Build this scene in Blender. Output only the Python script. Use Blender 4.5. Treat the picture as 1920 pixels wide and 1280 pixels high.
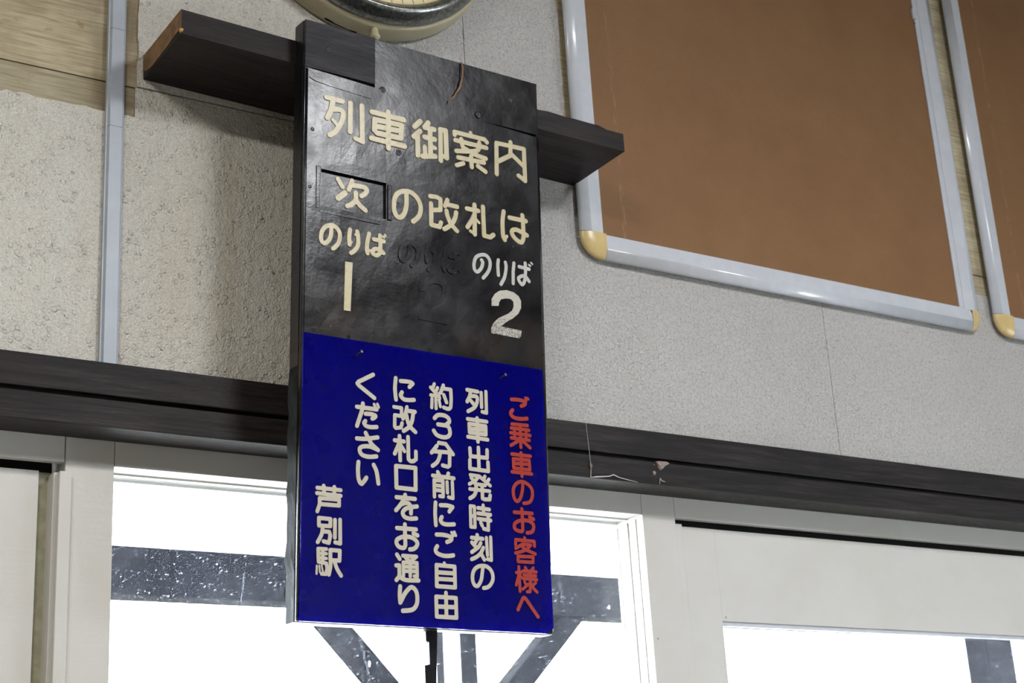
import bpy, bmesh, math, random, json
import numpy as np
from mathutils import Vector, Matrix
from mathutils.geometry import tessellate_polygon
random.seed(7)
S = bpy.context.scene
C = S.collection
for o in list(bpy.data.objects):
    bpy.data.objects.remove(o)

# ------------------------------------------------------------------ camera, world, lights, exposure
cd = bpy.data.cameras.new('camera')
cam = bpy.data.objects.new('camera', cd)
C.objects.link(cam)
S.camera = cam
AX = [(0.84065232, -0.53859108, -0.05677434), (-0.12973624, -0.3020511, 0.94442238), (-0.52580623, -0.78656518, -0.32379474)]
M = Matrix((AX[0], AX[1], AX[2])).transposed().to_4x4()
M.translation = Vector((0, -2.4, 1.6))
cam.matrix_world = M
cd.sensor_width = 36
cd.lens = 56.25
cd.clip_start = .05
cd.clip_end = 300
cd.dof.use_dof = True
cd.dof.focus_distance = 2.75
cd.dof.aperture_fstop = 8

SKY = 28
w = bpy.data.worlds.new('overcast_sky')
S.world = w
w.use_nodes = True
nt = w.node_tree
bg = nt.nodes['Background']
bg.inputs[0].default_value = (.90, .95, 1, 1)
bg.inputs[1].default_value = SKY

def area(name, loc, rot, sx, sy, power, col):
    l = bpy.data.lights.new(name, 'AREA')
    l.shape = 'RECTANGLE'
    l.size, l.size_y = sx, sy
    l.energy = power
    l.color = col
    o = bpy.data.objects.new(name, l)
    o.location = loc
    o.rotation_euler = rot
    C.objects.link(o)
    return o
area('ceiling_light_glow', (-.9, -2.6, 3.95), (0, 0, 0), 1.2, .3, 108, (1, .955, .89))
area('ceiling_light_glow', (2.25, -2.9, 3.95), (0, 0, 0), .7, 1.0, 122, (.96, .97, 1))  # stands in for skylight daylight, shaped so its reflection falls on the board's left
S.cycles.volume_bounces = 10
vs = S.view_settings
S.display_settings.display_device = 'sRGB'
vs.view_transform = 'Standard'
vs.look = 'None'
vs.exposure = 0
vs.gamma = 1
vs.use_curve_mapping = False

# ------------------------------------------------------------------ helpers
def link(name, me, m=None, parent=None):
    o = bpy.data.objects.new(name, me)
    C.objects.link(o)
    if m is not None and me is not None and not me.materials:
        me.materials.append(m)
    if parent is not None:
        o.parent = parent
    return o

def empty(name, loc=(0, 0, 0), parent=None):
    o = bpy.data.objects.new(name, None)
    o.location = loc
    o.empty_display_size = .05
    C.objects.link(o)
    if parent is not None:
        o.parent = parent
    return o

def tag(o, label, cat, group=None):
    o['label'] = label
    o['category'] = cat
    if group:
        o['group'] = group
    return o

def struct(o, label=None):
    o['kind'] = 'structure'
    if label:
        o['label'] = label
    return o

def finish(bm, bevel=0, seg=2):
    bmesh.ops.recalc_face_normals(bm, faces=bm.faces)
    if bevel:
        es = [e for e in bm.edges if len(e.link_faces) == 2 and e.calc_face_angle(0) > .5]
        bmesh.ops.bevel(bm, geom=es, offset=bevel, segments=seg, affect='EDGES', profile=.6, clamp_overlap=True)
    me = bpy.data.meshes.new('m')
    bm.to_mesh(me)
    bm.free()
    return me

def add_box(bm, x0, x1, y0, y1, z0, z1):
    r = bmesh.ops.create_cube(bm, size=1)
    for v in r['verts']:
        v.co = ((x0 + x1) / 2 + v.co.x * (x1 - x0), (y0 + y1) / 2 + v.co.y * (y1 - y0), (z0 + z1) / 2 + v.co.z * (z1 - z0))
    return r['verts']

def box(name, x0, x1, y0, y1, z0, z1, m, parent=None, bevel=0, seg=2):
    bm = bmesh.new()
    add_box(bm, x0, x1, y0, y1, z0, z1)
    return link(name, finish(bm, bevel, seg), m, parent)

def boxes(name, L, m, parent=None, bevel=0):
    bm = bmesh.new()
    for b in L:
        add_box(bm, *b)
    return link(name, finish(bm, bevel), m, parent)

def prism(name, poly, y0, y1, m, parent=None, bevel=0):
    """outline in x,z extruded from y0 to y1"""
    bm = bmesh.new()
    a = [bm.verts.new((x, y0, z)) for x, z in poly]
    b = [bm.verts.new((x, y1, z)) for x, z in poly]
    n = len(poly)
    for t in tessellate_polygon([[Vector((x, z, 0)) for x, z in poly]]):
        try:
            bm.faces.new([a[i] for i in t])
            bm.faces.new([b[i] for i in reversed(t)])
        except ValueError:
            pass
    for i in range(n):
        bm.faces.new((a[i], b[i], b[(i + 1) % n], a[(i + 1) % n]))
    bmesh.ops.recalc_face_normals(bm, faces=bm.faces)
    me = bpy.data.meshes.new('m')
    bm.to_mesh(me)
    bm.free()
    o = link(name, me, m, parent)
    return o

def ring_mesh(prof, cx, cz, n=96, closed=False):
    """lathe profile [(r, y)] about the axis through (cx, cz) along y"""
    bm = bmesh.new()
    R = []
    for r, y in prof:
        if r < 1e-6:
            R.append([bm.verts.new((cx, y, cz))])
        else:
            R.append([bm.verts.new((cx + r * math.cos(2 * math.pi * k / n), y, cz + r * math.sin(2 * math.pi * k / n))) for k in range(n)])
    for a, b in zip(R[:-1], R[1:]):
        for k in range(n):
            q = (k + 1) % n
            if len(a) == 1:
                bm.faces.new((a[0], b[k], b[q]))
            elif len(b) == 1:
                bm.faces.new((a[k], b[0], a[q]))
            else:
                bm.faces.new((a[k], b[k], b[q], a[q]))
    bmesh.ops.recalc_face_normals(bm, faces=bm.faces)
    me = bpy.data.meshes.new('m')
    for f in bm.faces:
        f.smooth = True
    bm.to_mesh(me)
    bm.free()
    return me

def tube(name, pts, rad, m, parent=None, n=8):
    bm = bmesh.new()
    P = [Vector(p) for p in pts]
    rings = []
    for i, p in enumerate(P):
        d = (P[min(i + 1, len(P) - 1)] - P[max(i - 1, 0)]).normalized()
        u = d.orthogonal().normalized()
        v = d.cross(u)
        r = rad[i] if isinstance(rad, (list, tuple)) else rad
        rings.append([bm.verts.new(p + (u * math.cos(2 * math.pi * k / n) + v * math.sin(2 * math.pi * k / n)) * r) for k in range(n)])
    for a, b in zip(rings[:-1], rings[1:]):
        # match rings to avoid twist
        best = min(range(n), key=lambda s: sum((a[k].co - b[(k + s) % n].co).length for k in range(n)))
        b[:] = b[best:] + b[:best]
        for k in range(n):
            bm.faces.new((a[k], a[(k + 1) % n], b[(k + 1) % n], b[k]))
    bm.faces.new(rings[0])
    bm.faces.new(rings[-1][::-1])
    bmesh.ops.recalc_face_normals(bm, faces=bm.faces)
    for f in bm.faces:
        f.smooth = True
    me = bpy.data.meshes.new('m')
    bm.to_mesh(me)
    bm.free()
    return link(name, me, m, parent)

# ------------------------------------------------------------------ materials
class MB:
    def __init__(s, name, rough=.5, spec=.5, metal=0, coat=0):
        s.m = bpy.data.materials.new(name)
        s.m.use_nodes = True
        s.t = s.m.node_tree
        s.b = s.t.nodes['Principled BSDF']
        s.b.inputs['Roughness'].default_value = rough
        s.b.inputs['Specular IOR Level'].default_value = spec
        s.b.inputs['Metallic'].default_value = metal
        s.b.inputs['Coat Weight'].default_value = coat
        s.tc = s.t.nodes.new('ShaderNodeTexCoord')
        s.bump_out = None
    def map(s, scale=(1, 1, 1), loc=(0, 0, 0), rot=(0, 0, 0)):
        n = s.t.nodes.new('ShaderNodeMapping')
        n.inputs['Scale'].default_value = scale
        n.inputs['Location'].default_value = loc
        n.inputs['Rotation'].default_value = rot
        s.t.links.new(s.tc.outputs['Object'], n.inputs[0])
        return n.outputs[0]
    def noise(s, vec, scale, detail=4, rough=.55, dist=0):
        n = s.t.nodes.new('ShaderNodeTexNoise')
        n.inputs['Scale'].default_value = scale
        n.inputs['Detail'].default_value = detail
        n.inputs['Roughness'].default_value = rough
        n.inputs['Distortion'].default_value = dist
        s.t.links.new(vec, n.inputs['Vector'])
        return n.outputs['Fac']
    def voro(s, vec, scale, feature='F1', rnd=1):
        n = s.t.nodes.new('ShaderNodeTexVoronoi')
        n.feature = feature
        n.inputs['Scale'].default_value = scale
        n.inputs['Randomness'].default_value = rnd
        s.t.links.new(vec, n.inputs['Vector'])
        return n.outputs['Distance']
    def ramp(s, fac, stops, interp='LINEAR'):
        n = s.t.nodes.new('ShaderNodeValToRGB')
        n.color_ramp.interpolation = interp
        while len(n.color_ramp.elements) < len(stops):
            n.color_ramp.elements.new(.5)
        for e, (p, c) in zip(n.color_ramp.elements, stops):
            e.position = p
            e.color = (c, c, c, 1) if isinstance(c, (int, float)) else (*c, 1)
        s.t.links.new(fac, n.inputs[0])
        return n.outputs[0]
    def mix(s, fac, a, b, mode='MIX'):
        n = s.t.nodes.new('ShaderNodeMix')
        n.data_type = 'RGBA'
        n.blend_type = mode
        for v, i in ((fac, 0), (a, 6), (b, 7)):
            if isinstance(v, (int, float)):
                n.inputs[i].default_value = v if i == 0 else (v, v, v, 1)
            elif isinstance(v, tuple):
                n.inputs[i].default_value = (*v, 1)
            else:
                s.t.links.new(v, n.inputs[i])
        return n.outputs[2]
    def math(s, op, a, b=0.):
        n = s.t.nodes.new('ShaderNodeMath')
        n.operation = op
        for v, i in ((a, 0), (b, 1)):
            if isinstance(v, (int, float)):
                n.inputs[i].default_value = v
            else:
                s.t.links.new(v, n.inputs[i])
        return n.outputs[0]
    def axis(s, k):
        n = s.t.nodes.new('ShaderNodeSeparateXYZ')
        s.t.links.new(s.tc.outputs['Object'], n.inputs[0])
        return n.outputs[k]
    def rng(s, v, a, b, c=0., d=1.):
        n = s.t.nodes.new('ShaderNodeMapRange')
        n.inputs[1].default_value, n.inputs[2].default_value, n.inputs[3].default_value, n.inputs[4].default_value = a, b, c, d
        n.interpolation_type = 'SMOOTHSTEP'
        s.t.links.new(v, n.inputs[0])
        return n.outputs[0]
    def color(s, c):
        if isinstance(c, tuple):
            s.b.inputs['Base Color'].default_value = (*c, 1)
        else:
            s.t.links.new(c, s.b.inputs['Base Color'])
        return s
    def roughness(s, v):
        s.t.links.new(v, s.b.inputs['Roughness'])
        return s
    def bump(s, h, dist=.001, strength=1.):
        n = s.t.nodes.new('ShaderNodeBump')
        n.inputs['Distance'].default_value = dist
        n.inputs['Strength'].default_value = strength
        s.t.links.new(h, n.inputs['Height'])
        if s.bump_out is not None:
            s.t.links.new(s.bump_out, n.inputs['Normal'])
        s.bump_out = n.outputs[0]
        s.t.links.new(s.bump_out, s.b.inputs['Normal'])
        s.t.links.new(s.bump_out, s.b.inputs['Coat Normal'])
        return s

def mat_wallpaper(name, left):
    k = MB(name, rough=.4, spec=.5, coat=.7 if left else .4)
    k.b.inputs['Coat Roughness'].default_value = .22
    v = k.map()
    big = k.noise(v, 1.6, 3)
    fine = k.noise(v, 300, 2, .6)
    mid = k.noise(v, 170, 3, .65, .6)
    if left:
        col = k.mix(k.ramp(big, [(.35, 0.), (.68, 1.)]), (.60, .575, .50), (.66, .645, .60))
        st = k.noise(k.map((9, 1, .9)), 1.6, 5, .6)
        col = k.mix(k.ramp(st, [(.50, 0.), (.70, .45)]), col, (.52, .42, .30))
        dr = k.noise(k.map((30, 1, 2.2)), 2.4, 5, .7)
        col = k.mix(k.ramp(dr, [(.64, 0.), (.74, .4)]), col, (.50, .40, .20))
    else:
        col = k.mix(k.ramp(big, [(.3, 0.), (.7, 1.)]), (.60, .585, .56), (.68, .67, .65))
        col = k.mix(k.ramp(mid, [(.36, .55), (.50, 0.)]), col, (.38, .37, .35))
    col = k.mix(k.ramp(fine, [(.38, .35), (.52, 0.)]), col, (.36, .35, .32))
    sp = k.voro(k.map((1, 0, .6)), 5.5)
    col = k.mix(k.ramp(sp, [(.012, .85), (.020, 0.)]), col, (.10, .05, .025))
    k.color(col)
    if left:
        # burst blisters: small pits with raised rims
        v2 = k.map((1, 0, 1))
        bl = k.voro(v2, 72)
        msk = k.ramp(k.noise(v, 20, 2), [(.38, 0.), (.56, 1.)])
        rim = k.ramp(bl, [(.0, .35), (.16, .45), (.26, 1.), (.42, 0.)], 'EASE')
        k.bump(k.math('MULTIPLY', rim, msk), .0032, .55)
        big2 = k.ramp(k.voro(k.map((1, 0, 1), (3.3, 0, 1.7)), 38), [(.03, 1.), (.17, 0.)], 'EASE')
        k.bump(k.math('MULTIPLY', big2, k.ramp(k.noise(v, 11, 2), [(.46, 0.), (.54, 1.)])), .0040, .7)
        k.bump(k.noise(v, 45, 3, .6, .5), .006, .8)
        k.bump(fine, .0030, 1.)
        k.roughness(k.ramp(k.noise(v, 120, 2), [(.35, .20), (.65, .36)]))
    else:
        k.bump(mid, .0045, 1.)
        k.bump(fine, .0035, 1.)
        k.roughness(k.ramp(k.noise(v, 160, 2), [(.35, .22), (.65, .45)]))
    return k.m

def mat_ply(name='bare_plywood', tone=1., red=1.):
    k = MB(name, rough=.62, spec=.3)
    g = k.noise(k.map((3, 1, 60)), 3.2, 5, .65, .4)
    big = k.noise(k.map(), 7, 4, .6)
    col = k.mix(k.ramp(g, [(.34, 0.), (.62, 1.)]), (.34 * tone * red, .28 * tone, .17 * tone), (.58 * tone * red, .52 * tone, .36 * tone / red))
    col = k.mix(k.ramp(big, [(.47, 0.), (.68, .55)]), col, (.30, .23, .145))
    col = k.mix(k.ramp(k.noise(k.map(), 26, 3, .6), [(.62, 0.), (.72, .6)]), col, (.30, .17, .08))
    col = k.mix(k.ramp(k.voro(k.map((1, 0, 1)), 7), [(.022, .9), (.034, 0.)]), col, (.06, .045, .03))
    edge = k.math('MULTIPLY', k.math('MULTIPLY', k.rng(k.axis(0), .70, .84), k.rng(k.axis(0), 1.2, .9)), k.ramp(k.noise(k.map((1, 1, .5)), 18, 4, .6), [(.36, .25), (.60, .85)]))
    col = k.mix(edge, col, (.19, .145, .085))
    k.color(col)
    k.bump(g, .0006, .8)
    return k.m

def mat_darkwood(name='dark_stained_wood', base=(.0065, .0055, .0060), hi=(.052, .040, .038), rough=.5):
    k = MB(name, rough=rough, spec=.28)
    g = k.noise(k.map((2.2, 30, 48)), 4, 6, .68, .3)
    f = k.noise(k.map((10, 120, 240)), 6, 3, .7)
    big = k.noise(k.map(), 3, 3)
    col = k.mix(k.math('MULTIPLY', k.ramp(g, [(.38, 0.), (.66, 1.)]), k.ramp(f, [(.36, .1), (.60, 1.)])), base, hi)
    col = k.mix(k.ramp(big, [(.42, 0.), (.62, .6)]), col, tuple(c * r for c, r in zip(base, (1.6, 1.1, .9))))
    col = k.mix(k.ramp(k.voro(k.map((1, 0, 1)), 11), [(.010, .8), (.018, 0.)]), col, (.26, .18, .11))
    st = k.noise(k.map((1.1, 9, 16)), 3.1, 4, .6, .6)
    col = k.mix(k.ramp(st, [(.40, .75), (.56, 0.)]), col, tuple(c * .45 for c in base))
    k.color(col)
    k.bump(g, .0008, .7)
    k.bump(f, .0004, .6)
    k.roughness(k.ramp(f, [(.3, rough - .1), (.7, rough + .15)]))
    return k.m

def mat_lacquer(name='black_lacquer', wear=1.):
    k = MB(name, rough=.3, spec=.36)
    v = k.map()
    big = k.noise(v, 5, 4, .6)
    col = k.mix(k.ramp(big, [(.40, 0.), (.62, 1.)]), (.0035, .0037, .0045), (.007, .0072, .010))
    # rusty grime towards the screw line
    zz = k.axis(2)
    band = k.math('MULTIPLY', k.rng(zz, -.42, -.55), k.ramp(k.noise(v, 9, 4, .6), [(.44, 0.), (.66, 1.)]))
    col = k.mix(k.math('MULTIPLY', band, .45), col, (.045, .030, .020))
    col = k.mix(k.ramp(k.voro(k.map((1, 0, 1)), 16), [(.014, .7), (.026, 0.)]), col, (.16, .14, .11))
    col = k.mix(k.ramp(k.noise(k.map((90, 1, 5)), 5, 3, .7), [(.70, 0.), (.80, .06 * wear)]), col, (.20, .19, .18))
    k.color(col)
    k.bump(k.noise(v, 9, 3, .5), .003, .5)
    k.bump(k.noise(v, 160, 3), .0003, .5)
    k.roughness(k.ramp(k.noise(v, 7, 5, .6), [(.40, .20), (.60, .32)]))
    return k.m

def mat_simple(name, col, rough=.5, spec=.5, metal=0, coat=0, nz=0, nscale=40, bump=0, col2=None):
    k = MB(name, rough, spec, metal, coat)
    v = k.map()
    n = k.noise(v, nscale, 4, .6)
    c2 = col2 or tuple(x * .6 for x in col)
    k.color(k.mix(k.ramp(n, [(.42, nz), (.66, 0.)]), col, c2))
    if bump:
        k.bump(n, bump, .7)
    return k.m

def mat_frame_white():
    k = MB('off_white_paint', rough=.42, spec=.45)
    v = k.map()
    n = k.noise(v, 6, 4, .6)
    col = k.mix(k.ramp(n, [(.40, .35), (.66, 0.)]), (.60, .59, .56), (.53, .51, .45))
    col = k.mix(k.ramp(k.voro(k.map((1, 0, 1)), 7), [(.010, .8), (.018, 0.)]), col, (.16, .12, .08))
    k.color(col)
    k.bump(k.noise(v, 180, 3), .0003, .5)
    k.bump(k.noise(k.map((2, 2, 30)), 6, 3), .0004, .4)
    return k.m

def mat_hardboard():
    k = MB('brown_hardboard', rough=.6, spec=.25)
    v = k.map()
    n = k.noise(v, 4, 6, .72)
    f = k.noise(v, 300, 2, .6)
    col = k.mix(k.ramp(n, [(.32, 0.), (.68, 1.)]), (.215, .112, .050), (.250, .134, .062))
    sc = k.math('MULTIPLY', k.rng(k.math('ABSOLUTE', k.math('SUBTRACT', k.axis(0), .112)), .008, .001), k.ramp(k.noise(k.map((60, 1, 9)), 3, 4, .7), [(.50, 0.), (.66, .38)]))
    col = k.mix(sc, col, (.50, .36, .25))
    col = k.mix(k.ramp(k.voro(k.map((1, 0, .8)), 3.6), [(.010, .7), (.022, 0.)]), col, (.10, .07, .035))
    col = k.mix(k.ramp(f, [(.35, .25), (.6, 0.)]), col, (.14, .08, .04))
    col = k.mix(k.ramp(k.noise(k.map((60, 1, 2.2)), 3, 3, .7), [(.70, 0.), (.80, .25)]), col, (.42, .28, .18))
    k.color(col)
    k.bump(f, .0003, .5)
    return k.m

def mat_letter(name, col, dirty=1., rough=.33):
    k = MB(name, rough=rough, spec=.5)
    v = k.map()
    c = k.mix(k.ramp(k.noise(v, 60, 4, .6), [(.56, 0.), (.75, .5 * dirty)]), col, tuple(x * f for x, f in zip(col, (.72, .55, .40))))
    k.color(c)
    k.bump(k.noise(v, 170, 3), .0006 * dirty, .7)
    return k.m

def mat_worn2():
    """white painted figure 2, its paint flaking towards the foot"""
    k = MB('flaking_white_paint', rough=.5)
    v = k.map()
    z = k.rng(k.axis(2), -.455, -.50)
    n = k.noise(v, 420, 3, .7)
    thr = k.math('ADD', n, k.math('MULTIPLY', z, .13))
    k.color(k.mix(k.ramp(thr, [(.60, 0.), (.66, .85)]), (.49, .465, .40), (.10, .095, .085)))
    k.bump(n, .0006, .8)
    return k.m

def mat_acrylic():
    """coloured acrylic sheet: clear glossy skin over a body that scatters blue light, so light entering at the edges is seen"""
    m = bpy.data.materials.new('blue_acrylic')
    m.use_nodes = True
    t = m.node_tree
    t.nodes.clear()
    out = t.nodes.new('ShaderNodeOutputMaterial')
    gl = t.nodes.new('ShaderNodeBsdfGlass')
    gl.inputs['Roughness'].default_value = .05
    gl.inputs['IOR'].default_value = 1.49
    tr = t.nodes.new('ShaderNodeBsdfTransparent')
    mx = t.nodes.new('ShaderNodeMixShader')
    mx.inputs[0].default_value = .935
    t.links.new(tr.outputs[0], mx.inputs[1])
    t.links.new(gl.outputs[0], mx.inputs[2])
    t.links.new(mx.outputs[0], out.inputs['Surface'])
    sc = t.nodes.new('ShaderNodeVolumeScatter')
    sc.inputs['Color'].default_value = (.012, .006, 1, 1)
    sc.inputs['Density'].default_value = 85
    ab = t.nodes.new('ShaderNodeVolumeAbsorption')
    ab.inputs['Color'].default_value = (0, 0, .995, 1)
    ab.inputs['Density'].default_value = 400
    ad = t.nodes.new('ShaderNodeAddShader')
    t.links.new(sc.outputs[0], ad.inputs[0])
    t.links.new(ab.outputs[0], ad.inputs[1])
    t.links.new(ad.outputs[0], out.inputs['Volume'])
    return m

def mat_glass():
    m = bpy.data.materials.new('dusty_window_glass')
    m.use_nodes = True
    t = m.node_tree
    t.nodes.clear()
    out = t.nodes.new('ShaderNodeOutputMaterial')
    tr = t.nodes.new('ShaderNodeBsdfTransparent')
    tr.inputs[0].default_value = (.95, .97, .99, 1)
    gl = t.nodes.new('ShaderNodeBsdfGlossy')
    gl.inputs['Roughness'].default_value = .03
    lw = t.nodes.new('ShaderNodeLayerWeight')
    pw = t.nodes.new('ShaderNodeMath'); pw.operation = 'POWER'; pw.inputs[1].default_value = 5
    t.links.new(lw.outputs['Facing'], pw.inputs[0])
    fr = t.nodes.new('ShaderNodeMath'); fr.operation = 'MULTIPLY_ADD'; fr.inputs[1].default_value = .7; fr.inputs[2].default_value = .03
    t.links.new(pw.outputs[0], fr.inputs[0])
    m1 = t.nodes.new('ShaderNodeMixShader')
    t.links.new(fr.outputs[0], m1.inputs[0])
    t.links.new(tr.outputs[0], m1.inputs[1])
    t.links.new(gl.outputs[0], m1.inputs[2])
    du = t.nodes.new('ShaderNodeBsdfTranslucent')
    du.inputs[0].default_value = (.80, .84, .95, 1)
    tc = t.nodes.new('ShaderNodeTexCoord')
    def ramp(src, a, b, lo, hi):
        r = t.nodes.new('ShaderNodeMapRange')
        for i, v in zip((1, 2, 3, 4), (a, b, lo, hi)):
            r.inputs[i].default_value = v
        t.links.new(src, r.inputs[0])
        return r.outputs[0]
    def add(a, b, op='ADD'):
        n = t.nodes.new('ShaderNodeMath')
        n.operation = op
        n.use_clamp = True
        t.links.new(a, n.inputs[0])
        t.links.new(b, n.inputs[1])
        return n.outputs[0]
    n1 = t.nodes.new('ShaderNodeTexNoise'); n1.inputs['Scale'].default_value = 5; n1.inputs['Detail'].default_value = 5
    n2 = t.nodes.new('ShaderNodeTexVoronoi'); n2.inputs['Scale'].default_value = 95
    n3 = t.nodes.new('ShaderNodeTexVoronoi'); n3.inputs['Scale'].default_value = 26
    n4 = t.nodes.new('ShaderNodeTexNoise'); n4.inputs['Scale'].default_value = 260; n4.inputs['Detail'].default_value = 2
    mp = t.nodes.new('ShaderNodeMapping'); mp.inputs['Rotation'].default_value = (0, .7, 0); mp.inputs['Scale'].default_value = (1, 0, .35)
    t.links.new(tc.outputs['Object'], mp.inputs[0])
    m0 = t.nodes.new('ShaderNodeMapping'); m0.inputs['Scale'].default_value = (1, 0, 1)
    t.links.new(tc.outputs['Object'], m0.inputs[0])
    for n in (n1, n2, n4):
        t.links.new(m0.outputs[0], n.inputs['Vector'])
    t.links.new(mp.outputs[0], n3.inputs['Vector'])
    base = ramp(n1.outputs['Fac'], .35, .7, .0013, .0034)
    dots = add(ramp(n2.outputs['Distance'], .05, .12, .12, 0), ramp(n4.outputs['Fac'], .58, .74, 0, .04))
    big = ramp(n3.outputs['Distance'], .035, .06, .12, 0)
    m5 = t.nodes.new('ShaderNodeMapping'); m5.inputs['Scale'].default_value = (1.2, 0, .25); m5.inputs['Rotation'].default_value = (0, -.85, 0)
    t.links.new(tc.outputs['Object'], m5.inputs[0])
    n5 = t.nodes.new('ShaderNodeTexVoronoi'); n5.feature = 'DISTANCE_TO_EDGE'; n5.inputs['Scale'].default_value = 3.1
    t.links.new(m5.outputs[0], n5.inputs['Vector'])
    f = add(add(add(base, dots), big), ramp(n5.outputs['Distance'], .0006, .0022, .02, 0))
    m2 = t.nodes.new('ShaderNodeMixShader')
    t.links.new(f, m2.inputs[0])
    t.links.new(m1.outputs[0], m2.inputs[1])
    t.links.new(du.outputs[0], m2.inputs[2])
    t.links.new(m2.outputs[0], out.inputs[0])
    return m

WP_L = mat_wallpaper('embossed_wallpaper_stained', True)
WP_R = mat_wallpaper('embossed_wallpaper_grey', False)
PLY = mat_ply()
PLY2 = mat_ply('bare_board_strip', .80, .98)
BEAM = mat_darkwood()
PLANK = mat_darkwood('dark_plank_wood', (.0075, .006, .0065), (.056, .040, .039), .5)
ENDG = mat_simple('bare_end_grain', (.33, .185, .08), .6, nz=.55, nscale=30, bump=.0008, col2=(.035, .020, .012))
BLACK = mat_lacquer()
BLOCK = mat_darkwood('scuffed_black_wood', (.016, .016, .020), (.10, .10, .12), .5)
EDGE = mat_simple('grimy_board_edge', (.028, .033, .031), .7, .15, nz=.9, nscale=28, bump=.0025, col2=(.008, .009, .009))
CREAM = mat_letter('cream_relief_paint', (.52, .455, .285))
WHITE = mat_letter('white_brush_paint', (.48, .47, .44), .6, .5)
WORN = mat_worn2()
PRINT = mat_letter('ivory_print', (.52, .48, .39), 0.15, .3)
RED = mat_letter('red_print', (.33, .032, .022), .1, .3)
BLUE = mat_acrylic()
OFFW = mat_frame_white()
def mat_enamel():
    k = MB('white_enamel_frame', rough=.24, coat=.3)
    n = k.noise(k.map(), 30, 4, .6)
    col = k.mix(k.ramp(n, [(.42, .15), (.66, 0.)]), (.60, .63, .68), (.38, .38, .38))
    k.color(k.mix(k.ramp(k.voro(k.map((1, 0, 1)), 13), [(.022, .9), (.036, 0.)]), col, (.10, .09, .08)))
    return k.m
ENAM = mat_enamel()
CAP = mat_simple('yellowed_plastic', (.66, .50, .22), .3, .5, nz=.2)
HARD = mat_hardboard()
COND = mat_simple('grey_pvc', (.44, .49, .56), .4, .4, nz=.25, nscale=12)
CHROME = mat_simple('tarnished_chrome', (.36, .37, .36), .30, .5, metal=.85, nz=.9, nscale=160, bump=.0003, col2=(.14, .15, .13))
CLOCKC = mat_simple('aged_cream_plastic', (.58, .52, .34), .38, .5, nz=.35, nscale=9)
DIAL = mat_simple('cream_dial', (.80, .70, .42), .5, .3)
DARK = mat_simple('dark_gap', (.012, .013, .011), .8, .2)
SCREW = mat_simple('steel_screw', (.35, .33, .28), .35, .5, metal=.8, nz=.5)
SCREWB = mat_simple('blackened_screw', (.02, .02, .022), .4)
RUSTY = mat_simple('dried_stem', (.28, .15, .07), .7)
WEB = mat_simple('dusty_web', (.55, .53, .50), .8)
CLAY = mat_simple('clay_clump', (.36, .29, .26), .9, nz=.8, nscale=130, bump=.002)
TIMBER = mat_simple('grey_timber', (.0035, .004, .0055), .8, .03, nz=.6, nscale=8)
PALE = mat_simple('pale_paint', (.82, .84, .88), .6)
CONCR = mat_simple('concrete', (.30, .29, .27), .9, nz=.6, nscale=5, bump=.002)
FLOORM = mat_simple('grey_floor', (.22, .21, .195), .5, nz=.5, nscale=4)
PLAST = mat_simple('painted_plaster', (.36, .34, .30), .6, nz=.2, nscale=3)
CEILM = mat_simple('ceiling_board', (.20, .17, .13), .7, nz=.2, nscale=4)
GLASS = mat_glass()
LAMPM = mat_simple('light_housing', (.7, .7, .68), .4)

# ------------------------------------------------------------------ room shell
X0, X1, Y0, ZC = -3.0, 5.5, -6.0, 4.1
struct(box('floor', X0 - .1, X1 + .1, Y0 - .1, .12, -.1, 0, FLOORM))
struct(box('ceiling', X0 - .1, X1 + .1, Y0 - .1, .12, ZC, ZC + .1, CEILM))
struct(box('wall_left', X0 - .1, X0, Y0, .12, 0, ZC, PLAST))
struct(box('wall_rear', X0 - .1, X1 + .1, Y0 - .1, Y0, 0, ZC, PLAST))
struct(boxes('wall_right', [(X1, X1 + .1, Y0, -3.7, 0, ZC), (X1, X1 + .1, -2.3, .12, 0, ZC), (X1, X1 + .1, -3.7, -2.3, 0, 1.1), (X1, X1 + .1, -3.7, -2.3, 2.1, ZC)], PLAST))
wn = struct(empty('window_2', (X1, -3, 1.6)))
boxes('window_frame', [(-.01, .03, -.7, .7, -.5, -.46), (-.01, .03, -.7, .7, .46, .5), (-.01, .03, -.02, .02, -.46, .46), (-.01, .03, -.7, -.66, -.46, .46), (-.01, .03, .66, .7, -.46, .46)], OFFW, wn)
box('glass_pane', .04, .044, -.7, .7, -.5, .5, GLASS, wn)

# back wall: solid backing from the transom upward, piers beside the doors, sill wall under the window
wb = struct(boxes('wall_back', [
    (X0, X1, .0045, .12, 2.36, 2.8925),
    (X0, X1, .012, .12, 2.89, 2.955),
    (X0, X1, .012, .12, 2.95, ZC),
    (X0, X1, .032, .12, 2.33, 2.37),
    (X0, -.40, .03, .12, 0, 2.34),
    (3.14, X1, .03, .12, 0, 2.34),
    (.86, 1.89, .05, .12, 0, .75)], PLAST))

def ragged(pts, amp, step, rnd):
    """insert jittered points along an edge list"""
    out = []
    for (ax, az), (bx, bz) in zip(pts[:-1], pts[1:]):
        L = math.hypot(bx - ax, bz - az)
        n = max(1, int(L / step))
        nx, nz_ = -(bz - az) / L, (bx - ax) / L
        for i in range(n):
            t = i / n
            j = 0 if i == 0 else rnd.uniform(-amp, amp)
            out.append((ax + (bx - ax) * t + nx * j, az + (bz - az) * t + nz_ * j))
    out.append(pts[-1])
    return out
rn = random.Random(3)
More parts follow.
